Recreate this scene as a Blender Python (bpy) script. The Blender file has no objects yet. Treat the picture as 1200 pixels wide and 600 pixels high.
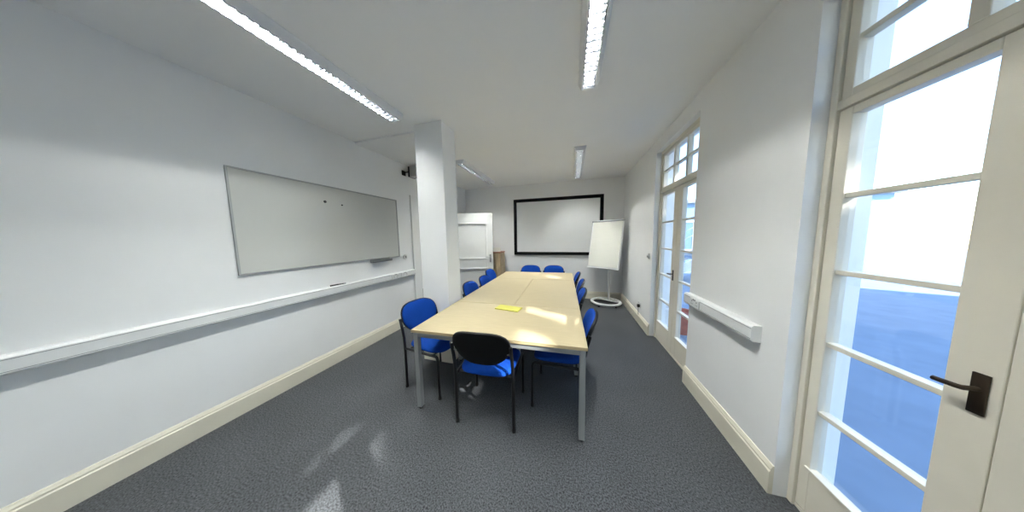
import bpy, bmesh, math, random
from mathutils import Vector, Matrix
PI = math.pi
random.seed(7)
sc = bpy.context.scene
COL = sc.collection

# ------------------------------------------------------------------ camera
FPX, PITCH, YAW, ROLL, EYE = 246.66, 0.0899, -0.2758, -0.0172, 1.52
F = Vector((math.sin(YAW)*math.cos(PITCH), math.cos(YAW)*math.cos(PITCH), -math.sin(PITCH)))
R0 = Vector((math.cos(YAW), -math.sin(YAW), 0)); U0 = R0.cross(F)
RT = math.cos(ROLL)*R0 + math.sin(ROLL)*U0
UP = -math.sin(ROLL)*R0 + math.cos(ROLL)*U0
cam_d = bpy.data.cameras.new('camera'); cam = bpy.data.objects.new('camera', cam_d); COL.objects.link(cam)
M = Matrix((RT, UP, -F)).transposed().to_4x4(); M.translation = (0, 0, EYE); cam.matrix_world = M
cam_d.sensor_fit = 'HORIZONTAL'; cam_d.sensor_width = 36; cam_d.lens = 36*FPX/1200
cam_d.clip_start = 0.02; cam_d.clip_end = 200
sc.camera = cam

# ------------------------------------------------------------------ light and exposure
sc.view_settings.view_transform = 'Standard'; sc.view_settings.look = 'None'
sc.view_settings.gamma = 1.0; sc.view_settings.use_curve_mapping = False
sc.view_settings.exposure = 0.42
TUBE_STRENGTH = 430.0
SKY_STRENGTH = 0.72
SUN_ENERGY = 13.0
SUN_B, SUN_K = 0.55, 0.76             # sun ray: (-1, SUN_B, -SUN_K)
w = bpy.data.worlds.new('world'); sc.world = w; w.use_nodes = True
nt = w.node_tree; bg = nt.nodes['Background']
sky = nt.nodes.new('ShaderNodeTexSky'); sky.sky_type = 'NISHITA'; sky.sun_disc = False
sky.sun_elevation = math.radians(35); sky.sun_rotation = math.radians(118); sky.dust_density = .2; sky.air_density = 1.0
nt.links.new(sky.outputs[0], bg.inputs[0]); bg.inputs[1].default_value = SKY_STRENGTH
sun_d = bpy.data.lights.new('sun', 'SUN'); sun = bpy.data.objects.new('sun', sun_d); COL.objects.link(sun)
SUND = Vector((-1, SUN_B, -SUN_K)).normalized()
sun.rotation_euler = SUND.to_track_quat('-Z', 'Y').to_euler(); sun.location = (8, -4, 9)
sun_d.energy = SUN_ENERGY; sun_d.angle = math.radians(0.6); sun_d.color = (1, .97, .92)

# ------------------------------------------------------------------ materials
def lin(c):
    return tuple(((x/255)/12.92 if x/255 <= .04045 else ((x/255+.055)/1.055)**2.4) for x in c)
def mat(name, col, rough=.6, metal=0., spec=.5, noise=0., nscale=40., bump=0., bscale=200., srgb=True, stretch=None):
    m = bpy.data.materials.new(name); m.use_nodes = True
    t = m.node_tree; b = t.nodes['Principled BSDF']
    c = lin(col) if srgb else col
    b.inputs['Base Color'].default_value = (*c, 1); b.inputs['Roughness'].default_value = rough
    b.inputs['Metallic'].default_value = metal; b.inputs['Specular IOR Level'].default_value = spec
    tc = t.nodes.new('ShaderNodeTexCoord'); vec = tc.outputs['Object']
    if stretch:
        mp = t.nodes.new('ShaderNodeMapping'); mp.inputs['Scale'].default_value = stretch
        t.links.new(vec, mp.inputs[0]); vec = mp.outputs[0]
    if noise:
        n = t.nodes.new('ShaderNodeTexNoise'); n.inputs['Scale'].default_value = nscale; n.inputs['Detail'].default_value = 4
        t.links.new(vec, n.inputs['Vector'])
        r = t.nodes.new('ShaderNodeValToRGB'); r.color_ramp.elements[0].position = .3; r.color_ramp.elements[1].position = .7
        r.color_ramp.elements[0].color = (*[x*(1-noise) for x in c], 1); r.color_ramp.elements[1].color = (*[min(1, x*(1+noise)) for x in c], 1)
        t.links.new(n.outputs[0], r.inputs[0]); t.links.new(r.outputs[0], b.inputs['Base Color'])
    if bump:
        n2 = t.nodes.new('ShaderNodeTexNoise'); n2.inputs['Scale'].default_value = bscale; n2.inputs['Detail'].default_value = 3
        t.links.new(vec, n2.inputs['Vector'])
        bp = t.nodes.new('ShaderNodeBump'); bp.inputs['Strength'].default_value = bump; bp.inputs['Distance'].default_value = .004
        t.links.new(n2.outputs[0], bp.inputs['Height']); t.links.new(bp.outputs[0], b.inputs['Normal'])
    return m
def emis(name, col, s):
    m = bpy.data.materials.new(name); m.use_nodes = True; t = m.node_tree
    b = t.nodes['Principled BSDF']; b.inputs['Base Color'].default_value = (.8, .8, .8, 1)
    b.inputs['Emission Color'].default_value = (*col, 1); b.inputs['Emission Strength'].default_value = s
    return m
def glass(name, tint=(1, 1, 1)):
    m = bpy.data.materials.new(name); m.use_nodes = True; t = m.node_tree
    o = t.nodes['Material Output']; t.nodes.remove(t.nodes['Principled BSDF'])
    tr = t.nodes.new('ShaderNodeBsdfTransparent'); tr.inputs[0].default_value = (*tint, 1)
    gl = t.nodes.new('ShaderNodeBsdfGlossy'); gl.inputs['Roughness'].default_value = .02
    fr = t.nodes.new('ShaderNodeFresnel')
    ge = t.nodes.new('ShaderNodeNewGeometry'); ma = t.nodes.new('ShaderNodeMath'); ma.operation = 'MULTIPLY_ADD'
    ma.inputs[1].default_value = 1/1.45-1.45; ma.inputs[2].default_value = 1.45     # same reflectance on both faces of a thin pane
    t.links.new(ge.outputs['Backfacing'], ma.inputs[0]); t.links.new(ma.outputs[0], fr.inputs[0])
    mx = t.nodes.new('ShaderNodeMixShader')
    t.links.new(fr.outputs[0], mx.inputs[0]); t.links.new(tr.outputs[0], mx.inputs[1]); t.links.new(gl.outputs[0], mx.inputs[2])
    t.links.new(mx.outputs[0], o.inputs[0])
    return m

PAINT = mat('wall_paint', (240, 241, 240), .75, spec=.3, noise=.015, nscale=3, bump=.05, bscale=90)
CEILP = mat('ceiling_paint', (248, 249, 249), .85, spec=.2, noise=.01, nscale=2)
CREAM = mat('cream_gloss_paint', (228, 223, 205), .4, noise=.02, nscale=6)
WHITEG = mat('white_gloss_paint', (235, 236, 234), .4, noise=.01, nscale=5)
WINP = mat('window_paint', (226, 220, 204), .45, noise=.02, nscale=8)
PVC = mat('white_pvc', (232, 234, 232), .4, noise=.01, nscale=9)
PVCG = mat('grey_plastic', (150, 152, 152), .45)
DARKP = mat('dark_plastic', (18, 18, 20), .4)
BLACKF = mat('black_velvet_frame', (9, 9, 11), .7, spec=.2)
SCREEN = mat('screen_fabric', (226, 228, 228), .8, spec=.2, noise=.01, nscale=4)
WBOARD = mat('whiteboard_enamel', (196, 197, 192), .3, spec=.4, noise=.02, nscale=1.5)
ALU = mat('brushed_aluminium', (165, 167, 166), .4, metal=.6)
STEEL = mat('grey_painted_steel', (150, 153, 152), .4, metal=.3)
BLKSTEEL = mat('black_painted_steel', (12, 12, 14), .35)
BLKPLAST = mat('black_shell_plastic', (10, 10, 11), .6, spec=.25, bump=.15, bscale=350)
BLUE = mat('blue_upholstery', (12, 62, 150), .9, spec=.15, noise=.16, nscale=260, bump=.4, bscale=420)
BEECH = mat('beech_laminate', (184, 170, 136), .38, spec=.4, noise=.05, nscale=9, stretch=(1, 9, 1))
BEECHE = mat('beech_edge_strip', (190, 170, 130), .5, noise=.06, nscale=20)
PAPER = mat('white_paper', (232, 232, 222), .8, spec=.2, noise=.01, nscale=6, bump=.25, bscale=5, stretch=(.4, 1, 3))
YELLOW = mat('yellow_paper', (196, 192, 88), .7, noise=.02, nscale=15)
WOODB = mat('brown_wood_veneer', (184, 164, 132), .55, noise=.18, nscale=7, stretch=(9, 9, 1))
WOODR = mat('reddish_wood_edge', (150, 100, 78), .5, noise=.1, nscale=20)
GLASS = glass('window_glass', (.97, .985, 1))
LAMPW = mat('lamp_white_enamel', (228, 230, 232), .45)
LOUV = mat('lamp_louvre_aluminium', (205, 208, 212), .2, metal=1.0)
TUBE = emis('fluorescent_tube', (.98, 1.0, .97), TUBE_STRENGTH)
RENDER = mat('pale_blue_render', (140, 172, 204), .85, noise=.04, nscale=2, bump=.1, bscale=30)
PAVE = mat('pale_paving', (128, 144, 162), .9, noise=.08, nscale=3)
ROOFT = mat('grey_roof_felt', (150, 156, 164), .9, noise=.1, nscale=5)
TERRA = mat('terracotta', (176, 104, 84), .8, noise=.12, nscale=12)
BARK = mat('tree_bark', (92, 74, 58), .9, noise=.25, nscale=8, bump=.5, bscale=20)
LEAF = mat('tree_leaves', (60, 100, 40), .7, noise=.25, nscale=2)
BRASS = mat('dark_bronze', (60, 50, 40), .4, metal=.7)

def carpet():
    m = mat('grey_carpet', (98, 101, 104), .95, spec=.1)
    t = m.node_tree; b = t.nodes['Principled BSDF']
    tc = t.nodes.new('ShaderNodeTexCoord')
    n1 = t.nodes.new('ShaderNodeTexNoise'); n1.inputs['Scale'].default_value = 105; n1.inputs['Detail'].default_value = 5; n1.inputs['Roughness'].default_value = .75
    n2 = t.nodes.new('ShaderNodeTexNoise'); n2.inputs['Scale'].default_value = 2.2; n2.inputs['Detail'].default_value = 3
    t.links.new(tc.outputs['Object'], n1.inputs['Vector']); t.links.new(tc.outputs['Object'], n2.inputs['Vector'])
    r = t.nodes.new('ShaderNodeValToRGB')
    r.color_ramp.elements[0].position = .34; r.color_ramp.elements[0].color = (*lin((24, 25, 27)), 1)
    r.color_ramp.elements[1].position = .68; r.color_ramp.elements[1].color = (*lin((106, 109, 112)), 1)
    t.links.new(n1.outputs[0], r.inputs[0])
    r2 = t.nodes.new('ShaderNodeValToRGB')
    r2.color_ramp.elements[0].position = .3; r2.color_ramp.elements[0].color = (.9, .9, .9, 1)
    r2.color_ramp.elements[1].position = .7; r2.color_ramp.elements[1].color = (1.06, 1.06, 1.06, 1)
    t.links.new(n2.outputs[0], r2.inputs[0])
    mx = t.nodes.new('ShaderNodeMix'); mx.data_type = 'RGBA'; mx.blend_type = 'MULTIPLY'; mx.inputs[0].default_value = 1
    t.links.new(r.outputs[0], mx.inputs[6]); t.links.new(r2.outputs[0], mx.inputs[7])
    t.links.new(mx.outputs[2], b.inputs['Base Color'])
    bp = t.nodes.new('ShaderNodeBump'); bp.inputs['Strength'].default_value = .7; bp.inputs['Distance'].default_value = .006
    t.links.new(n1.outputs[0], bp.inputs['Height']); t.links.new(bp.outputs[0], b.inputs['Normal'])
    return m
CARPET = carpet()

# ------------------------------------------------------------------ mesh helpers
def add_box(bm, x0, x1, y0, y1, z0, z1, bev=0., seg=2, mi=0):
    v = [bm.verts.new(p) for p in ((x0, y0, z0), (x1, y0, z0), (x1, y1, z0), (x0, y1, z0), (x0, y0, z1), (x1, y0, z1), (x1, y1, z1), (x0, y1, z1))]
    fs = [bm.faces.new([v[i] for i in q]) for q in ((3, 2, 1, 0), (4, 5, 6, 7), (0, 1, 5, 4), (1, 2, 6, 5), (2, 3, 7, 6), (3, 0, 4, 7))]
    for f in fs: f.material_index = mi
    if bev:
        es = list({e for f in fs for e in f.edges})
        r = bmesh.ops.bevel(bm, geom=es, offset=bev, segments=seg, affect='EDGES', profile=.5)
        for f in r['faces']: f.material_index = mi
    return v
def add_prism(bm, pts, a0, a1, axis='y'):
    """closed outline pts (2D) extruded along axis; pts are (x,z) for y, (y,z) for x, (x,y) for z"""
    def P(p, a):
        return {'y': (p[0], a, p[1]), 'x': (a, p[0], p[1]), 'z': (p[0], p[1], a)}[axis]
    A = [bm.verts.new(P(p, a0)) for p in pts]; B = [bm.verts.new(P(p, a1)) for p in pts]
    n = len(pts)
    bm.faces.new(A); bm.faces.new(B[::-1])
    for i in range(n): bm.faces.new((A[i], B[i], B[(i+1) % n], A[(i+1) % n]))
def add_tube(bm, path, r, seg=10, cap=True):
    path = [Vector(p) for p in path]; rings = []
    n = len(path); ref = None
    for i, p in enumerate(path):
        d = (path[min(i+1, n-1)] - path[max(i-1, 0)]).normalized()
        if ref is None: ref = Vector((1, 0, 0)) if abs(d.x) < .9 else Vector((0, 1, 0))
        a = (ref - d*ref.dot(d)).normalized(); b = d.cross(a); ref = a
        rr = r[i] if isinstance(r, (list, tuple)) else r
        rings.append([bm.verts.new(p + rr*(math.cos(2*PI*k/seg)*a + math.sin(2*PI*k/seg)*b)) for k in range(seg)])
    for i in range(n-1):
        for k in range(seg):
            bm.faces.new((rings[i][k], rings[i][(k+1) % seg], rings[i+1][(k+1) % seg], rings[i+1][k]))
    if cap: bm.faces.new(rings[0][::-1]); bm.faces.new(rings[-1])
def add_lathe(bm, prof, seg=24, c=(0, 0, 0)):
    rings = []
    for r, z in prof:
        if r < 1e-6: rings.append([bm.verts.new((c[0], c[1], c[2]+z))])
        else: rings.append([bm.verts.new((c[0]+r*math.cos(2*PI*k/seg), c[1]+r*math.sin(2*PI*k/seg), c[2]+z)) for k in range(seg)])
    for A, B in zip(rings, rings[1:]):
        for k in range(seg):
            a0, a1 = A[k % len(A)], A[(k+1) % len(A)]; b0, b1 = B[k % len(B)], B[(k+1) % len(B)]
            vs = []
            for q in (a0, a1, b1, b0):
                if q not in vs: vs.append(q)
            if len(vs) > 2: bm.faces.new(vs)
def obj(name, bm, mats, parent=None, smooth=False, loc=None, rot=None):
    me = bpy.data.meshes.new(name)
    bmesh.ops.recalc_face_normals(bm, faces=bm.faces[:])
    bm.to_mesh(me); bm.free()
    for m in (mats if isinstance(mats, (list, tuple)) else [mats]): me.materials.append(m)
    o = bpy.data.objects.new(name, me); COL.objects.link(o)
    if smooth:
        for p in me.polygons: p.use_smooth = True
        try: me.set_sharp_from_angle(angle=math.radians(42))
        except Exception: pass
    if parent: o.parent = parent
    if loc: o.location = loc
    if rot: o.rotation_euler = rot
    return o
def NB(): return bmesh.new()
def tag(o, label=None, cat=None, group=None, kind=None):
    if label: o['label'] = label
    if cat: o['category'] = cat
    if group: o['group'] = group
    if kind: o['kind'] = kind
    return o
def thing(name, label, cat, loc=(0, 0, 0), rotz=0., group=None):
    o = bpy.data.objects.new(name, None); COL.objects.link(o); o.empty_display_size = .1
    o.location = loc; o.rotation_euler = (0, 0, rotz)
    return tag(o, label, cat, group)
def struct(name, bm, m, parent=None, label=None, cat=None):
    o = obj(name, bm, m, parent)
    if parent is None: tag(o, label, cat, kind='structure')
    return o
def dup(root, loc, rotz, label=None, group=None):
    r = root.copy(); COL.objects.link(r); r.location = loc; r.rotation_euler = (0, 0, rotz)
    if label: r['label'] = label
    if group: r['group'] = group
    for ch in list(root.children):
        c = ch.copy(); COL.objects.link(c); c.parent = r
        for g in list(ch.children):
            d = g.copy(); COL.objects.link(d); d.parent = c
    return r
def boxobj(name, m, parent, *b, bev=0., **k):
    bm = NB(); add_box(bm, *b, bev=bev); return obj(name, bm, m, parent, **k)

# ------------------------------------------------------------------ room shell
PX0, PX1, PY0, PY1 = -1.763, -1.398, 2.158, 2.432
XL, XR, YB, YF, ZC = -2.805, 1.136, 5.321, -2.6, 2.827
TW = .25
D1 = (2.45, 3.50)                     # french door openings in the window wall (y range)
D2 = (0.41, 1.46)
D3 = (-1.023, 0.027)
DTOP = 2.66
DW = (3.40, 4.40, 2.12)               # doorway in left wall

bm = NB(); add_box(bm, XL-1.6, XR, YF-.02, YB+TW, -.12, 0)
for a, b in (D1, D2, D3): add_box(bm, XR, XR+.17, a, b, -.12, 0)
struct('floor', bm, CARPET, label='dark grey flecked carpet floor of the meeting room', cat='floor')
bm = NB(); add_box(bm, XL-1.6, XR+TW, YF-TW, YB+TW, ZC, ZC+.15)
struct('ceiling', bm, CEILP, label='plain off-white painted ceiling', cat='ceiling')
bm = NB(); add_prism(bm, [(XL, 2.27), (PX0, 2.27), (PX0, 2.9), (-2.05, 2.9), (-2.05, 3.6), (XL, 3.6)], ZC-.022, ZC+.001, 'z')
struct('ceiling_soffit', bm, CEILP, label='shallow dropped ceiling strip between left wall and pillar', cat='ceiling')
bm = NB()
add_box(bm, XL-.15, XL, YF, DW[0], 0, ZC); add_box(bm, XL-.15, XL, DW[1], YB, 0, ZC); add_box(bm, XL-.15, XL, DW[0], DW[1], DW[2], ZC)
struct('wall_left', bm, PAINT, label='white painted left wall behind the whiteboard', cat='wall')
bm = NB()
ys = [YF, D3[0], D3[1], D2[0], D2[1], D1[0], D1[1], YB]
for i in range(0, 8, 2): add_box(bm, XR, XR+TW, ys[i], ys[i+1], -.12, ZC)
for a, b in (D1, D2, D3): add_box(bm, XR, XR+TW, a, b, DTOP, ZC)
struct('wall_right', bm, PAINT, label='white painted window wall on the right', cat='wall')
bm = NB(); add_box(bm, XL-1.6, XR+TW, YB, YB+TW, 0, ZC)
struct('wall_back', bm, PAINT, label='white painted end wall behind the black-framed screen', cat='wall')
bm = NB(); add_box(bm, XL-1.6, XR+TW, YF-TW, YF, 0, ZC)
struct('wall_front', bm, PAINT, label='white wall behind the viewpoint', cat='wall')
bm = NB(); add_box(bm, XL-1.75, XL-1.6, YF, YB, 0, ZC)
struct('wall_corridor', bm, PAINT, label='white corridor wall beyond the doorway', cat='wall')

# pillar with its skirting
bm = NB(); add_box(bm, PX0, PX1, PY0, PY1, 0, ZC, bev=.006)
pil = struct('pillar', bm, PAINT, label='square white pillar left of the table', cat='pillar')
bm = NB()
add_box(bm, PX0-.018, PX1+.018, PY0-.018, PY0, 0, .16); add_box(bm, PX0-.018, PX1+.018, PY1, PY1+.018, 0, .16)
add_box(bm, PX0-.018, PX0, PY0, PY1, 0, .16); add_box(bm, PX1, PX1+.018, PY0, PY1, 0, .16)
obj('skirting', bm, CREAM, pil)

# baseboards: profile (depth, height)
BBP = [(0, 0), (.022, 0), (.022, .138), (.016, .146), (.016, .156), (.010, .168), (.006, .178), (0, .178)]
def bb_x(name, y0, y1, side, label):   # along y, on left (side=+1) or right wall (side=-1)
    bm = NB(); x = XL if side > 0 else XR
    add_prism(bm, [(x+side*d, z) for d, z in BBP], y0, y1, 'y')
    struct(name, bm, CREAM, label=label, cat='baseboard')
bb_x('baseboard_left', YF, DW[0]-.20, 1, 'cream skirting board along the left wall')
bm = NB()
for a, b in ((DW[1]+.20, YB),): add_prism(bm, [(XL+d, z) for d, z in BBP], a, b, 'y')
add_prism(bm, [(YB-d, z) for d, z in BBP], XL+.022, XR-.022, 'x')
struct('baseboard_back', bm, CREAM, label='cream skirting board along the end wall', cat='baseboard')
bb_x('baseboard_right', D1[1]+.0, YB, -1, 'cream skirting board between the glazed door and far corner')
bb_x('trim_1', D2[1], D1[0], -1, 'cream skirting board on the wall pier right of the glazed door')
bb_x('trim_2', D3[1], D2[0], -1, 'cream skirting board on the nearer wall pier')
bb_x('trim_3', YF, D3[0], -1, 'cream skirting board beside the viewpoint')

# ------------------------------------------------------------------ french doors with transoms
FX = XR+.075                           # inner face of the leaves
GX = FX+.028
def french(n, y0, y1, label):
    root = bpy.data.objects.new('door_%d' % n, None); COL.objects.link(root); root.location = (FX, (y0+y1)/2, 0)
    tag(root, label, 'glazed door', kind='structure')
    c = (y0+y1)/2; H = (y1-y0)/2
    def L(bm, ya, yb, za, zb, d0=0., d1=.05, bev=.003): add_box(bm, d0, d1, ya, yb, za, zb, bev=bev)
    bm = NB()
    L(bm, -H, -H+.03, 0, DTOP, -.012, .07); L(bm, H-.03, H, 0, DTOP, -.012, .07); L(bm, -H+.03, H-.03, DTOP-.04, DTOP, -.012, .07)
    L(bm, -H+.03, H-.03, 2.085, 2.125, -.012, .07); L(bm, -H+.03, H-.03, 0.0, .022, .0, .07)
    obj('frame', bm, WINP, root)
    rows = [.27, .60, .965, 1.325, 1.685, 2.05]
    for s in (-1, 1):
        lf = bpy.data.objects.new('leaf', None); COL.objects.link(lf); lf.parent = root
        lo, hi = (-H+.032, -.001) if s < 0 else (.001, H-.032)
        pl = (lo+.05, hi-.10) if s < 0 else (lo+.10, hi-.05)
        bm = NB()
        L(bm, lo, pl[0], .03, 2.08); L(bm, pl[1], hi, .03, 2.08)
        L(bm, pl[0], pl[1], .03, .27); L(bm, pl[0], pl[1], 2.045, 2.08)
        for z in rows[1:-1]: L(bm, pl[0], pl[1], z-.011, z+.011, .006, .046, bev=.002)
        L(bm, pl[0]-.02, pl[1]+.02, .268, .283, -.008, .03)
        obj('leaf_frame', bm, WINP, lf)
        bm = NB(); add_box(bm, .026, .030, pl[0]-.004, pl[1]+.004, .266, 2.05)
        obj('glass_pane', bm, GLASS, lf)
        if s > 0:
            bm = NB(); add_box(bm, -.006, 0, .02, .05, .95, 1.08, bev=.002)
            add_tube(bm, [(-.006, .035, 1.03), (-.038, .035, 1.03), (-.042, .043, 1.03), (-.042, .085, 1.028)], .008, 8)
            obj('handle', bm, BRASS, lf, smooth=True)
    tr = bpy.data.objects.new('transom', None); COL.objects.link(tr); tr.parent = root
    t0, t1 = -H+.032, H-.032; zb, zt = 2.127, DTOP-.042
    bm = NB()
    L(bm, t0, t0+.04, zb, zt); L(bm, t1-.04, t1, zb, zt); L(bm, t0+.04, t1-.04, zb, zb+.035); L(bm, t0+.04, t1-.04, zt-.035, zt)
    wd = (t1-t0-.08)
    for k in (1, 2): L(bm, t0+.04+wd*k/3-.02, t0+.04+wd*k/3+.02, zb+.035, zt-.035, .0, .048)
    zm = (zb+zt)/2
    for k in range(3): L(bm, t0+.04+wd*k/3+(.02 if k else 0), t0+.04+wd*(k+1)/3-(.02 if k < 2 else 0), zm-.012, zm+.012, .004, .046, bev=.002)
    obj('transom_frame', bm, WINP, tr)
    bm = NB(); add_box(bm, .026, .030, t0+.03, t1-.03, zb+.03, zt-.03); obj('glass_pane', bm, GLASS, tr)
    return root
french(1, *D1, 'tall white glazed double door with transom beside the far pier')
french(2, *D2, 'tall white glazed double door nearest the viewpoint')
french(3, *D3, 'tall white glazed double door behind the viewpoint')

# ------------------------------------------------------------------ panelled door standing open
bm = NB()
for a, b in ((DW[0]-.19, DW[0]), (DW[1], DW[1]+.19)):
    add_box(bm, XL-.0, XL+.03, a, b, 0, DW[2]+.18, bev=.006)
add_box(bm, XL-.0, XL+.03, DW[0], DW[1], DW[2], DW[2]+.18, bev=.006)
add_box(bm, XL-.15, XL, DW[0], DW[0]+.012, 0, DW[2]); add_box(bm, XL-.15, XL, DW[1]-.012, DW[1], 0, DW[2])
struct('trim_4', bm, WHITEG, label='white door surround on the left wall behind the pillar', cat='door frame')
door = bpy.data.objects.new('door_4', None); COL.objects.link(door)
DOORL = (-2.765, 4.385); DOORT = (-1.80, 4.70)
door.location = (DOORL[0], DOORL[1], 0); door.rotation_euler = (0, 0, math.atan2(DOORT[1]-DOORL[1], DOORT[0]-DOORL[0]))
tag(door, 'white panelled door standing open behind the pillar', 'door', kind='structure')
LW = math.hypot(DOORT[0]-DOORL[0], DOORT[1]-DOORL[1]); LH = 2.09
ST = .135
bm = NB()
T = .042
for a, b, c2, d in ((0, ST, .012, LH), (LW-ST, LW, .012, LH), (ST, LW-ST, LH-.22, LH), (ST, LW-ST, .80, 1.01), (ST, LW-ST, .012, .24)):
    add_box(bm, a, b, 0, T, c2, d, bev=.003)
for z0, z1 in ((1.01, LH-.22), (.24, .80)):
    add_box(bm, ST, LW-ST, .014, T-.014, z0, z1)
obj('door_leaf', bm, WHITEG, door)
bm = NB()
for z0, z1 in ((1.01, LH-.22), (.24, .80)):
    for a, b, c2, d in ((ST, LW-ST, z1-.03, z1), (ST, LW-ST, z0, z0+.03), (ST, ST+.03, z0+.03, z1-.03), (LW-ST-.03, LW-ST, z0+.03, z1-.03)):
        add_box(bm, a, b, -.012, .014, c2, d, bev=.006)
obj('panel_moulding', bm, WHITEG, door)
bm = NB()
add_box(bm, LW-.085, LW-.045, -.008, 0, .93, 1.12, bev=.003)
add_tube(bm, [(LW-.065, -.004, 1.06), (LW-.065, -.045, 1.06), (LW-.075, -.05, 1.06), (LW-.17, -.05, 1.058)], .009, 8)
obj('door_handle', bm, ALU, door, smooth=True)

# ------------------------------------------------------------------ ceiling lights
def make_light(x, y0, y1, label):
    L_ = y1-y0
    t = thing('ceiling_light', label, 'light fitting', (x, y0, ZC), 0, 'surface fluorescent ceiling lights')
    W1, W0, D = .085, .055, .062       # half widths at ceiling / bottom, depth
    # housing: sloped channel, open below
    bm = NB()
    prof_o = [(-W1, 0), (-W1, -.012), (-W0-.006, -D), (-W0+.004, -D), (-W0+.004, -.012), (W0-.004, -.012), (W0-.004, -D), (W0+.006, -D), (W1, -.012), (W1, 0)]
    add_prism(bm, prof_o, .006, L_-.006, 'y')
    obj('housing', bm, LAMPW, t)
    for a in (0, L_-.006):
        bm = NB(); add_prism(bm, [(-W1, 0), (-W1, -.012), (-W0-.006, -D), (W0+.006, -D), (W1, -.012), (W1, 0)], a, a+.006, 'y')
        obj('end_cap', bm, LAMPW, t)
    # louvre: two side reflectors and cross blades
    bm = NB(); n = int(round((L_-.04)/.044))
    for s in (-1, 1):
        add_prism(bm, [(s*(W0-.005), -.022), (s*(W0-.005), -D-.002), (s*(W0-.011), -D-.002)], .012, L_-.012, 'y')
    for k in range(n+1):
        y = .02+(L_-.04)*k/n
        add_prism(bm, [(y-.0078, -.036), (y+.0078, -.036), (y+.0045, -.050), (y+.0012, -D-.002), (y-.0012, -D-.002), (y-.0045, -.050)], -W0+.008, W0-.008, 'x')
    add_prism(bm, [(-.003, -.036), (.003, -.036), (.001, -.044), (-.001, -.044)], .014, L_-.014, 'y')
    obj('louvre', bm, LOUV, t)
    for s in (-1, 1):
        bm = NB(); add_tube(bm, [(s*.019, .03, -.024), (s*.019, L_-.03, -.024)], .008, 8)
        obj('tube', bm, TUBE, t, smooth=True)
    return t
make_light(-1.80, .46, 1.95, 'white louvred ceiling light at upper left, in front of the pillar')
make_light(.13, .50, 2.03, 'white louvred ceiling light at top centre, nearest overhead')
make_light(-1.83, 3.30, 4.80, 'white louvred ceiling light beyond the pillar')
make_light(.115, 3.36, 4.92, 'white louvred ceiling light in front of the black-framed screen')
make_light(-1.80, -2.35, -.85, 'added louvred fill light on the ceiling behind the viewpoint, left side')  # this unseen pair is added to raise the ambient light
make_light(.13, -2.35, -.82, 'added louvred fill light on the ceiling behind the viewpoint, window side')  # second added fill light, out of view

# ------------------------------------------------------------------ tables
TCX, TCY, TROT = -.653, 3.018, .0308
def tpt(u, v, z=0.):
    c, s = math.cos(TROT), math.sin(TROT)
    return (TCX+c*u-s*v, TCY+s*u+c*v, z)
TZ = .74
def make_table(u0, u1, v0, v1, label, grain90):
    cu, cv = (u0+u1)/2, (v0+v1)/2
    a, b = (u1-u0)/2-.0018, (v1-v0)/2-.0018
    t = thing('meeting_table', label, 'table', tpt(cu, cv), TROT, 'beech meeting tables pushed together')
    bm = NB(); add_box(bm, -a, a, -b, b, TZ-.025, TZ, bev=.002)
    bm.faces.ensure_lookup_table()
    for f in bm.faces: f.material_index = 0 if abs(f.calc_center_median().z-TZ) < .002 else 1
    obj('tabletop', bm, [BEECH, BEECHE], t)
    bm = NB(); i = .012; q = .042
    for s in (-1, 1):
        add_box(bm, -a+i+q, a-i-q, s*(b-i)-(.022 if s > 0 else 0), s*(b-i)+(0 if s > 0 else .022), TZ-.067, TZ-.0255, bev=.002)
        add_box(bm, s*(a-i)-(.022 if s > 0 else 0), s*(a-i)+(0 if s > 0 else .022), -b+i+q, b-i-q, TZ-.067, TZ-.0255, bev=.002)
    obj('frame_rail', bm, STEEL, t)
    for su in (-1, 1):
        for sv in (-1, 1):
            x, y = su*(a-i-q/2), sv*(b-i-q/2)
            bm = NB(); add_box(bm, x-q/2, x+q/2, y-q/2, y+q/2, .018, TZ-.0255, bev=.004)
            lg = obj('leg', bm, STEEL, t)
            bm = NB(); add_lathe(bm, [(0, 0), (.017, 0), (.019, .004), (.019, .012), (.012, .018), (0, .018)], 14, (x, y, 0))
            obj('foot', bm, DARKP, lg, smooth=True)
    return t
TU = .7246
make_table(-TU, TU, -1.5536, -.734, 'beech-topped table set crosswise at the near end with the yellow notepad', False)
make_table(-TU, 0, -.734, .766, 'beech-topped table set lengthwise in the middle on the pillar side', True)
make_table(0, TU, -.734, .766, 'beech-topped table set lengthwise in the middle on the window side', True)
make_table(-TU, TU, .766, 1.5536, 'beech-topped table set crosswise at the far end below the screen', False)

# ------------------------------------------------------------------ chairs
def disc_shell(outline, front, back, rings=7, n=40):
    """pillow-like solid: outline(theta)->(a,b); front/back(a,b,r)->Vector"""
    bm = NB()
    def layer(fn):
        R_ = []
        for i in range(1, rings+1):
            r = math.sin(i/rings*PI/2)
            row = []
            for k in range(n):
                a, b = outline(2*PI*k/n); row.append(bm.verts.new(fn(a*r, b*r, r)))
            R_.append(row)
        c = bm.verts.new(fn(0, 0, 0))
        for k in range(n): bm.faces.new((c, R_[0][k], R_[0][(k+1) % n]))
        for A, B in zip(R_, R_[1:]):
            for k in range(n): bm.faces.new((A[k], B[k], B[(k+1) % n], A[(k+1) % n]))
        return R_[-1]
    A = layer(front); B = layer(back)
    for k in range(n): bm.faces.new((A[k], B[k], B[(k+1) % n], A[(k+1) % n]))
    return bm
def sgnpow(x, p): return math.copysign(abs(x)**p, x)
BW, BH = .232, .150                   # half width and half height of the backrest
BZ = .685
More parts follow.
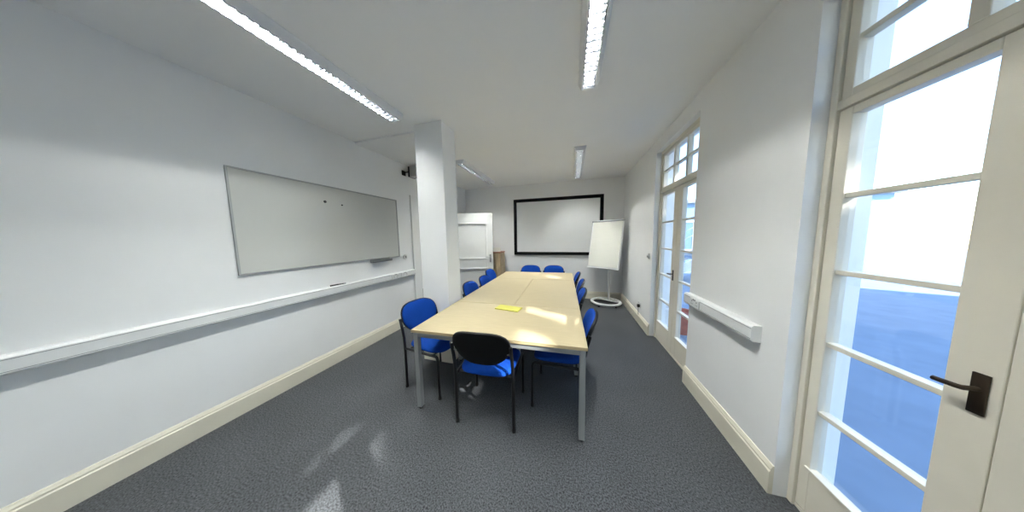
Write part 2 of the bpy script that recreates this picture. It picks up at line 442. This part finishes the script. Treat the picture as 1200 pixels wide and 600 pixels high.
def back_outline(th, g=1.0):
    c, s = math.cos(th), math.sin(th)
    a = sgnpow(c, .62)*BW*g
    b = (sgnpow(s, .72) if s > 0 else sgnpow(s, .85))*BH*g
    if s < 0: a *= 1-.2*(-s)          # narrower, bowl-shaped below
    return a, b
def back_pos(a, b, off):               # curved in plan, leaning back
    y = -.226 - .33*(b+BH) + .75*a*a
    return Vector((a, y+off, BZ+b))
SEAT_Z = .445
def seat_outline(th, g=1.0):
    c, s = math.cos(th), math.sin(th)
    a = sgnpow(c, .48)*.232*g; b = sgnpow(s, .48)*.222*g
    a *= 1+.05*(b/.22)
    return a, b
def edge(r, p=5): return max(0., 1-r**p)**.5
def make_chair(label):
    t = thing('conference_chair', label, 'chair', group='blue chairs around the meeting table')
    bm = disc_shell(seat_outline, lambda a, b, r: Vector((a, b, SEAT_Z+.004+.034*edge(r)-.022*max(0, (b-.14)/.08)**2)),
                    lambda a, b, r: Vector((a, b, SEAT_Z-.004-.012*edge(r)-.022*max(0, (b-.14)/.08)**2)))
    seat = obj('seat', bm, BLUE, t, smooth=True)
    bm = disc_shell(lambda th: seat_outline(th, .95), lambda a, b, r: Vector((a, b, SEAT_Z-.008)),
                    lambda a, b, r: Vector((a, b, SEAT_Z-.018-.010*edge(r))), rings=3)
    obj('seat_pan', bm, BLKPLAST, t, smooth=True)
    bm = disc_shell(lambda th: back_outline(th, .965), lambda a, b, r: back_pos(a, b, .008+.022*edge(r)), lambda a, b, r: back_pos(a, b, -.002))
    obj('backrest', bm, BLUE, t, smooth=True)
    bm = disc_shell(lambda th: back_outline(th, 1.0), lambda a, b, r: back_pos(a, b, .006 if r > .97 else .001), lambda a, b, r: back_pos(a, b, -.010-.012*edge(r, 9)))
    obj('back_shell', bm, BLKPLAST, t, smooth=True)
    r = .0135
    for s in (-1, 1):
        bm = NB(); add_tube(bm, [(s*.240, -.216, .012), (s*.240, -.214, .40), (s*.240, -.220, .52), (s*.239, -.236, .60), (s*.238, -.264, .71)], r, 10)
        lg = obj('leg', bm, BLKSTEEL, t, smooth=True)
        bm = NB(); add_lathe(bm, [(0, 0), (.0165, 0), (.0165, .022), (r, .024)], 10, (s*.240, -.216, 0)); obj('foot', bm, DARKP, lg)
        bm = NB(); add_tube(bm, [(s*.240, .218, .012), (s*.240, .214, .385), (s*.239, .207, .404), (s*.238, .19, .414), (s*.238, -.205, .414)], r, 10)
        lg = obj('leg', bm, BLKSTEEL, t, smooth=True)
        bm = NB(); add_lathe(bm, [(0, 0), (.0165, 0), (.0165, .022), (r, .024)], 10, (s*.240, .218, 0)); obj('foot', bm, DARKP, lg)
        bm = NB(); add_tube(bm, [(s*.248, -.247, .645), (s*.205, -.240, .645)], .009, 8); obj('back_bolt', bm, ALU, t, smooth=True)
    for y in (.15, -.16):
        bm = NB(); add_tube(bm, [(-.23, y, .414), (.23, y, .414)], .009, 8); obj('cross_bar', bm, BLKSTEEL, t, smooth=True)
    return t
R_ = math.radians
chairs = [
    ((-.674, 1.662), 3.2, 'blue chair seen from behind, its black backrest at the near end of the table'),
    ((-1.37, 1.876), -98.5, 'blue chair at the near left of the table, just in front of the white pillar'),
    ((-.105, 1.985), 88.5, 'blue chair at the near right of the table, first on the window side'),
    ((-1.24, 2.92), -90, 'blue chair just behind the white pillar, backrest cut by the pillar edge'),
    ((-1.22, 3.45), -90, 'blue chair third from the near end on the pillar side of the table'),
    ((-1.41, 4.18), -92, 'blue chair farthest along the pillar side of the table, near the open door'),
    ((-.14, 2.82), 90, 'blue chair second from the near end on the window side of the table'),
    ((-.13, 3.44), 89, 'blue chair third from the near end on the window side of the table'),
    ((-.165, 4.13), 91, 'blue chair farthest along the window side of the table, near the flipchart'),
    ((-.93, 4.68), 181, 'blue chair at the far end of the table, left one below the screen'),
    ((-.385, 4.72), 182, 'blue chair at the far end of the table, right one below the screen'),
]
proto = None
for (x, y), a, lab in chairs:
    if proto is None:
        proto = make_chair(lab); proto.location = (x, y, 0); proto.rotation_euler = (0, 0, R_(a))
    else: dup(proto, (x, y, 0), R_(a), lab)

# notepad
c0 = Vector((-.655, 2.14, TZ))
nt_ = thing('notepad', 'yellow notepad lying on the near table by the seam', 'notepad', c0, R_(-9))
boxobj('paper_block', YELLOW, nt_, -.135, .135, -.065, .065, .0005, .011, bev=.001)
bm = NB(); add_box(bm, -.136, .136, .056, .0665, .0004, .0118, bev=.001); obj('binding', bm, YELLOW, nt_)

# ------------------------------------------------------------------ left wall fittings
WBY0, WBY1, WBZ0, WBZ1 = 1.10, 2.90, 1.225, 2.16
wb = thing('whiteboard', 'wide whiteboard with thin aluminium frame on the left wall', 'whiteboard', (XL, (WBY0+WBY1)/2, WBZ0))
hy = (WBY1-WBY0)/2; hz = WBZ1-WBZ0
bm = NB(); add_box(bm, 0, .010, -hy+.005, hy-.005, .005, hz-.005); obj('writing_surface', bm, WBOARD, wb)
bm = NB(); f = .014
for b in ((0, .018, -hy, hy, 0, f), (0, .018, -hy, hy, hz-f, hz), (0, .018, -hy, -hy+f, f, hz-f), (0, .018, hy-f, hy, f, hz-f)): add_box(bm, *b, bev=.002)
obj('frame', bm, ALU, wb)
bm = NB(); add_prism(bm, [(.0, -.045), (.05, -.045), (.06, -.012), (.055, -.012), (.047, -.040), (.003, -.040), (.003, 0), (0, 0)], .36, .70, 'y')
obj('pen_tray', bm, PVCG, wb)
for (y, z, r, lab) in ((1.835, 1.972, .015, 'black round magnet on the whiteboard, the larger left one'), (2.025, 1.958, .009, 'small dark magnet on the whiteboard, right of the larger one')):
    bm = NB(); add_lathe(bm, [(0, 0), (r, 0), (r, .006), (r*.85, .009), (0, .009)], 16)
    o = obj('magnet', bm, DARKP, None, smooth=True, loc=(XL+.0102, y, z), rot=(0, PI/2, 0)); tag(o, lab, 'magnet')
# dado trunking
TRD = .052
def trunking(x, side, y0, y1, z0, z1, label, socks, name='cable_trunking'):
    t = thing(name, label, 'cable trunking', (x, (y0+y1)/2, z0)); h = (y1-y0)/2; H = z1-z0; s = side
    bm = NB(); add_prism(bm, [(0, 0), (s*TRD*.8, 0), (s*TRD, .012), (s*TRD, H-.012), (s*TRD*.8, H), (0, H)], -h, h, 'y')
    obj('trunking_body', bm, PVC, t)
    bm = NB(); 
    for z in (.020, H-.020): add_box(bm, min(0, s*(TRD+.001)), max(0, s*(TRD+.001)), -h+.002, h-.002, z-.0015, z+.0015)
    obj('lid_seam', bm, PVCG, t)
    for y in socks:
        yy = y-(y0+y1)/2
        bm = NB(); x0, x1 = sorted((s*TRD, s*(TRD+.009))); add_box(bm, x0, x1, yy-.073, yy+.073, .016, H-.016, bev=.003)
        sk = obj('double_socket', bm, PVC, t)
        bm = NB()
        x0, x1 = sorted((s*(TRD+.008), s*(TRD+.0095)))
        for q in (-.036, .036):
            add_box(bm, x0, x1, yy+q-.004, yy+q+.004, .060, .072); add_box(bm, x0, x1, yy+q-.014, yy+q-.006, .038, .043); add_box(bm, x0, x1, yy+q+.006, yy+q+.014, .038, .043)
        obj('pin_holes', bm, DARKP, sk)
        bm = NB(); x0, x1 = sorted((s*(TRD+.008), s*(TRD+.013)))
        for q in (-.012, .012): add_box(bm, x0, x1, yy+q-.006, yy+q+.006, .076, .09, bev=.001)
        obj('rocker_switch', bm, PVCG, sk)
    return t
trunking(XL, 1, -1.2, DW[0]-.195, .862, .965, 'white cable trunking with sockets running along the left wall', (2.74, 2.94))
trunking(XR, -1, 1.62, 2.44, .84, .945, 'white cable trunking with sockets on the pier right of the glazed door', (2.24,))
bm = NB(); add_tube(bm, [(0, 0, 0), (0, .085, 0), (0, .088, 0), (0, .135, 0)], [.0085, .0085, .0075, .0065], 10)
o = thing('marker_pen', 'black marker pen lying on the left wall trunking', 'marker pen', (XL+.022, 1.80, .9735), R_(-8))
obj('barrel', bm, DARKP, o, smooth=True)
bm = NB(); add_tube(bm, [(0, .135, 0), (0, .165, 0)], [.0085, .008], 10); obj('cap', bm, PVCG, o, smooth=True)
# light switch
o = thing('light_switch', 'round white light switch above the left trunking end', 'light switch', (XL, 3.03, 1.205))
bm = NB(); add_lathe(bm, [(0, 0), (.046, 0), (.046, .006), (.040, .014), (0, .014)], 24); obj('plate', bm, PVC, o, smooth=True, rot=(0, PI/2, 0))
boxobj('rocker', PVCG, o, .012, .02, -.012, .012, -.02, .02, bev=.002)
# speaker under soffit
o = thing('wall_speaker', 'small beige wall speaker bracketed high on the left wall beside the pillar', 'speaker', (XL, 3.12, 2.60))
bm = NB(); add_box(bm, 0, .012, -.05, .03, .01, .09, bev=.002); add_tube(bm, [(.008, -.01, .05), (.055, -.01, .06), (.09, .03, .075)], .010, 8); obj('bracket', bm, DARKP, o, smooth=True)
bm = NB(); add_box(bm, .085, .225, .02, .16, -.01, .16, bev=.012); obj('cabinet', bm, mat('beige_plastic', (190, 188, 180), .5), o, smooth=True)
bm = NB(); add_box(bm, .075, .10, .012, .165, -.013, .163, bev=.006); obj('grille', bm, DARKP, o, smooth=True)

# ------------------------------------------------------------------ right wall fittings
o = thing('thermostat', 'small grey thermostat on the right wall between flipchart and glazed door', 'thermostat', (XR, 3.62, 1.20))
boxobj('body', PVC, o, -.022, 0, -.03, .03, -.04, .04, bev=.005); boxobj('dial', PVCG, o, -.030, -.021, -.014, .014, -.022, .006, bev=.003)
o = thing('wall_socket', 'white double socket low on the right wall with a dark plug and lead', 'socket', (XR, 3.98, .335))
boxobj('plate', PVC, o, -.010, 0, -.073, .073, -.043, .043, bev=.003)
bm = NB(); add_box(bm, -.048, -.0095, -.058, -.012, -.040, .008, bev=.006); pl = obj('plug', bm, DARKP, o, smooth=True)
bm = NB(); add_tube(bm, [(-.030, -.035, -.038), (-.030, -.036, -.09), (-.026, -.036, -.17)], .0035, 8); obj('lead', bm, DARKP, pl, smooth=True)
boxobj('rocker_switch', PVCG, o, -.014, -.009, .02, .034, .016, .032, bev=.001)

# ------------------------------------------------------------------ screen
SX0, SX1, SZ0, SZ1 = -1.43, .705, 1.057, 2.463
o = thing('projection_screen', 'wide pale projection screen in a thick black frame on the end wall', 'projection screen', ((SX0+SX1)/2, YB, SZ0))
h = (SX1-SX0)/2; H = SZ1-SZ0; f = .075
bm = NB()
for b in ((-h, h, -.045, 0, 0, f), (-h, h, -.045, 0, H-f, H), (-h, -h+f, -.045, 0, f, H-f), (h-f, h, -.045, 0, f, H-f)): add_box(bm, *b, bev=.004)
obj('frame', bm, BLACKF, o)
boxobj('screen_surface', SCREEN, o, -h+f-.005, h-f+.005, -.02, -.012, f-.005, H-f+.005)

# ------------------------------------------------------------------ flipchart
FCX, FCY = .74, 4.93
o = thing('flipchart_easel', 'white mobile flipchart easel with paper pad in the far right corner', 'flipchart', (FCX, FCY, 0), R_(-35))
# base: flat ring with a cross bar
bm = NB(); seg = 48
prof = [(.255, .060), (.262, .052), (.310, .052), (.317, .060), (.317, .074), (.310, .082), (.262, .082), (.255, .074)]
rings = [[bm.verts.new((r*math.cos(2*PI*k/seg), r*math.sin(2*PI*k/seg), z)) for k in range(seg)] for r, z in prof]
for i in range(len(prof)):
    A, B = rings[i], rings[(i+1) % len(prof)]
    for k in range(seg): bm.faces.new((A[k], B[k], B[(k+1) % seg], A[(k+1) % seg]))
add_box(bm, -.26, .26, .10, .16, .055, .079, bev=.006)
base = obj('base_ring', bm, WHITEG, o, smooth=True)
for k in range(5):
    a = 2*PI*k/5+PI*1.5; x, y = .285*math.cos(a), .285*math.sin(a)
    bm = NB(); add_tube(bm, [(x-.014, y, .0245), (x+.014, y, .0245)], .0242, 14); add_box(bm, x-.018, x+.018, y-.008, y+.014, .034, .055, bev=.003)
    obj('castor', bm, DARKP, base, smooth=True)
bm = NB(); add_tube(bm, [(0, .13, .07), (0, .13, .95)], .023, 16); add_tube(bm, [(0, .13, .9), (0, .13, 1.25)], .017, 16)
obj('column', bm, WHITEG, o, smooth=True)
TIL = R_(12)
bm = NB(); add_box(bm, -.35, .35, -.012, .012, -.005, 1.06, bev=.006); board = obj('board', bm, WHITEG, o, smooth=True, loc=(-.05, -.085, .82), rot=(-TIL, 0, 0))
boxobj('tray', PVC, board, -.35, .35, -.05, .012, -.02, -.004, bev=.004)
bm = NB(); add_box(bm, -.36, .36, -.030, -.012, 1.015, 1.045, bev=.004); obj('clamp_bar', bm, PVCG, board)
bm = NB(); add_box(bm, -.325, .325, -.0235, -.0125, .02, 1.016, bev=.001)
obj('paper_pad', bm, PAPER, board)
bm = NB(); add_box(bm, -.05, .05, .012, .055, .35, .55, bev=.006); obj('back_bracket', bm, ALU, board)

# ------------------------------------------------------------------ lectern cabinet and box
CBX, CBY = -1.84, 5.09
o = thing('lectern', 'tall narrow brown wooden lectern between the open door and the screen', 'lectern', (CBX, CBY, 0))
bm = NB(); v = add_box(bm, -.185, .185, -.19, .19, .05, 1.13)
for q in v:
    if q.co.z > 1: q.co.x = q.co.x*.82-.01; q.co.y = q.co.y*.9+.01
bmesh.ops.bevel(bm, geom=bm.edges[:], offset=.004, segments=2, affect='EDGES')
obj('cabinet', bm, WOODB, o)
bm = NB(); add_box(bm, -.18, .155, -.18, .20, 1.13, 1.155, bev=.004); obj('top', bm, WOODR, o)
bm = NB(); add_box(bm, -.165, .165, -.16, .17, 0, .05); obj('plinth', bm, DARKP, o)
o = thing('cardboard_box', 'small white open box on top of the wooden lectern', 'box', (CBX-.0, CBY+.0, 1.1555), R_(12))
bm = NB(); add_box(bm, -.09, .09, -.06, .06, 0, .008)
for b in ((-.09, .09, -.06, -.055, .008, .095), (-.09, .09, .055, .06, .008, .095), (-.09, -.085, -.055, .055, .008, .095), (.085, .09, -.055, .055, .008, .095)): add_box(bm, *b)
obj('tray', bm, PAPER, o)

# ------------------------------------------------------------------ outside
bm = NB(); add_box(bm, XR+TW, 30, -14, 26, -.22, -.12); add_box(bm, XR+.17, XR+TW, -2, 4, -.22, -.12)
struct('ground', bm, PAVE, label='pale paved courtyard outside the glazed doors', cat='ground')
nb = thing('outbuilding', 'low pale blue building across the courtyard seen through the glazed door', 'building', (5.0, 11.0, -.12))
bm = NB(); add_box(bm, -3.2, 6, 0, 5, 0, 2.95); obj('walls', bm, RENDER, nb)
bm = NB(); add_box(bm, -3.35, 6.15, -.15, 5.15, 2.95, 3.08, bev=.01); obj('roof_edge', bm, ROOFT, nb)
for x in (-2.2, -.4, 1.4, 3.2):
    bm = NB()
    for b in ((x, x+1.0, -.03, .03, .9, .97), (x, x+1.0, -.03, .03, 2.13, 2.2), (x, x+.07, -.03, .03, .97, 2.13), (x+.93, x+1.0, -.03, .03, .97, 2.13), (x+.47, x+.53, -.03, .03, .97, 2.13)): add_box(bm, *b)
    wf = obj('window_frame', bm, WHITEG, nb)
    bm = NB(); add_box(bm, x+.07, x+.93, -.012, -.004, .97, 2.13); obj('window_pane', bm, mat('outbuilding_glass', (120, 150, 176), .1), wf)
st = thing('outdoor_stair', 'white outdoor staircase rising across the courtyard beyond the glazed door', 'staircase', (2.7, 8.2, -.12))
bm = NB(); n = 12
for k in range(n): add_box(bm, .28*k, .28*k+.30, 0, 1.0, .17*(k+1)-.045, .17*(k+1), bev=.004)
obj('treads', bm, PAVE, st)
for y in (-.05, 1.0):
    bm = NB(); add_prism(bm, [(0, 0), (.28, 0), (.28*n+.1, .17*n-.12), (.28*n+.1, .17*n+.06), (0, .20)], y, y+.05, 'y'); obj('stringer', bm, WHITEG, st)
    bm = NB()
    add_tube(bm, [(.05, y+.025, 1.0), (.28*n+.05, y+.025, .17*n+.9)], .022, 8)
    for k in range(0, n+1, 2): add_tube(bm, [(.05+.28*k, y+.025, .17*k+.08), (.05+.28*k, y+.025, .17*k*1.0+1.0-.008*k)], .012, 6)
    obj('railing', bm, WHITEG, st, smooth=True)
pt = thing('planter', 'terracotta plant pot standing outside the glazed door', 'plant pot', (1.78, 4.05, -.12))
bm = NB(); add_lathe(bm, [(0, 0), (.13, 0), (.18, .30), (.20, .30), (.205, .36), (.175, .36), (.165, .31), (0, .31)], 28); obj('pot', bm, TERRA, pt, smooth=True)

# added sun blockers: tall house and gapped tree on the sunny side
th_ = thing('shade_house', 'added tall pale house that shades the courtyard from the sun', 'house', (8.0, -1.0, -.12))  # added to keep direct sun off the courtyard and lower door panes
bm = NB(); add_box(bm, 0, 6, -9, 6.2, 0, 6.7); obj('walls', bm, mat('pale_house_render', (222, 224, 224), .85, noise=.03, nscale=2), th_)
bm = NB(); add_prism(bm, [(-.15, 6.7), (6.15, 6.7), (6.15, 6.8), (3, 7.3), (-.15, 6.8)], -9.15, 6.35, 'y'); obj('roof', bm, ROOFT, th_)
WPAN = mat('house_window_glass', (120, 145, 170), .1)
for zz in (.9, 3.9):
    for y in (-7.5, -4.8, -2.1, .6, 3.3):
        bm = NB()
        for b in ((-.04, .03, y, y+1.1, zz, zz+.08), (-.04, .03, y, y+1.1, zz+1.7, zz+1.78), (-.04, .03, y, y+.08, zz+.08, zz+1.7), (-.04, .03, y+1.02, y+1.1, zz+.08, zz+1.7), (-.03, .02, y+.52, y+.58, zz+.08, zz+1.7), (-.03, .02, y+.08, y+.52, zz+.85, zz+.9), (-.03, .02, y+.58, y+1.02, zz+.85, zz+.9)): add_box(bm, *b)
        wf = obj('window_frame', bm, WHITEG, th_)
        bm = NB(); add_box(bm, -.012, -.004, y+.08, y+1.02, zz+.08, zz+1.7); obj('window_pane', bm, WPAN, wf)
SUN_GAPS = [((-.27, 1.52, .74), .03), ((-.25, 1.45, .74), .045), ((-.40, 2.17, .74), .0), ((-.31, 2.11, .74), -.01), ((-.22, 2.06, .74), .0), ((-.03, 2.0, .74), .025),  # wanted sun patches and radii; leaves are left out along their rays
        ((-.56, 4.24, .74), .05), ((-.40, 4.07, .74), .06), ((-1.48, .82, 0), .05), ((-1.44, .78, 0), .06), ((-1.37, .73, 0), .05), ((-1.47, 1.07, 0), .045), ((-1.42, 1.03, 0), .04),
        ((-.97, 1.77, 0), .06), ((-.90, 1.80, 0), .05), ((-1.10, 1.79, 0), .05)]
TRX, TRY, TRZ = 6.4, -2.1, 5.95
tree = thing('sun_mask_tree', 'added leafy tree masking the sun, with gaps left for light patches', 'tree', (TRX, TRY, -.12))  # added out of view to block the sun except through shaped gaps
bm = NB(); add_tube(bm, [(0, 0, 0), (.05, .02, 1.2), (-.03, .0, 2.6), (.02, .03, 3.8), (0, 0, 4.9)], [.22, .17, .14, .11, .04], 12)
for a, l, z in ((.3, 2.4, 3.2), (1.7, 2.9, 3.3), (2.9, 1.0, 3.7), (4.3, 2.8, 3.2), (5.1, 2.7, 3.6), (1.2, 2.4, 3.7)):
    ex, ey = .42*l*math.cos(a), l*math.sin(a)
    add_tube(bm, [(0, 0, z), (ex*.5, ey*.5, z+.7), (ex, ey, z+1.3)], [.08, .055, .02], 8)
obj('trunk', bm, BARK, tree, smooth=True)
rnd = random.Random(11); bm = NB(); cnt = 0
while cnt < 9500:
    u, v, q = rnd.uniform(-1, 1), rnd.uniform(-1, 1), rnd.uniform(-1, 1)
    if abs(u)**3+abs(v)**4+abs(q)**3 > 1: continue
    P = Vector((TRX+1.25*u, TRY+3.55*v, TRZ+1.35*q))
    bad = False
    for g, r in SUN_GAPS:
        d = P-Vector(g); t = d.dot(-SUND)
        if (d+SUND*t).length < r+.105: bad = True; break
    if bad: continue
    cnt += 1
    a = Vector((rnd.gauss(0, 1), rnd.gauss(0, 1), rnd.gauss(0, 1))).normalized(); b = a.orthogonal().normalized(); c = a.cross(b)
    th = rnd.uniform(0, 6.28); b, c = math.cos(th)*b+math.sin(th)*c, -math.sin(th)*b+math.cos(th)*c
    P = P-Vector((TRX, TRY, -.12)); l = rnd.uniform(.09, .13)
    bm.faces.new([bm.verts.new(P+x) for x in (b*l, c*l*.6+a*.01, -b*l, -c*l*.6+a*.01)])
me = bpy.data.meshes.new('sun_mask_foliage'); bm.to_mesh(me); bm.free(); me.materials.append(LEAF)
o = bpy.data.objects.new('sun_mask_foliage', me); COL.objects.link(o); o.parent = tree
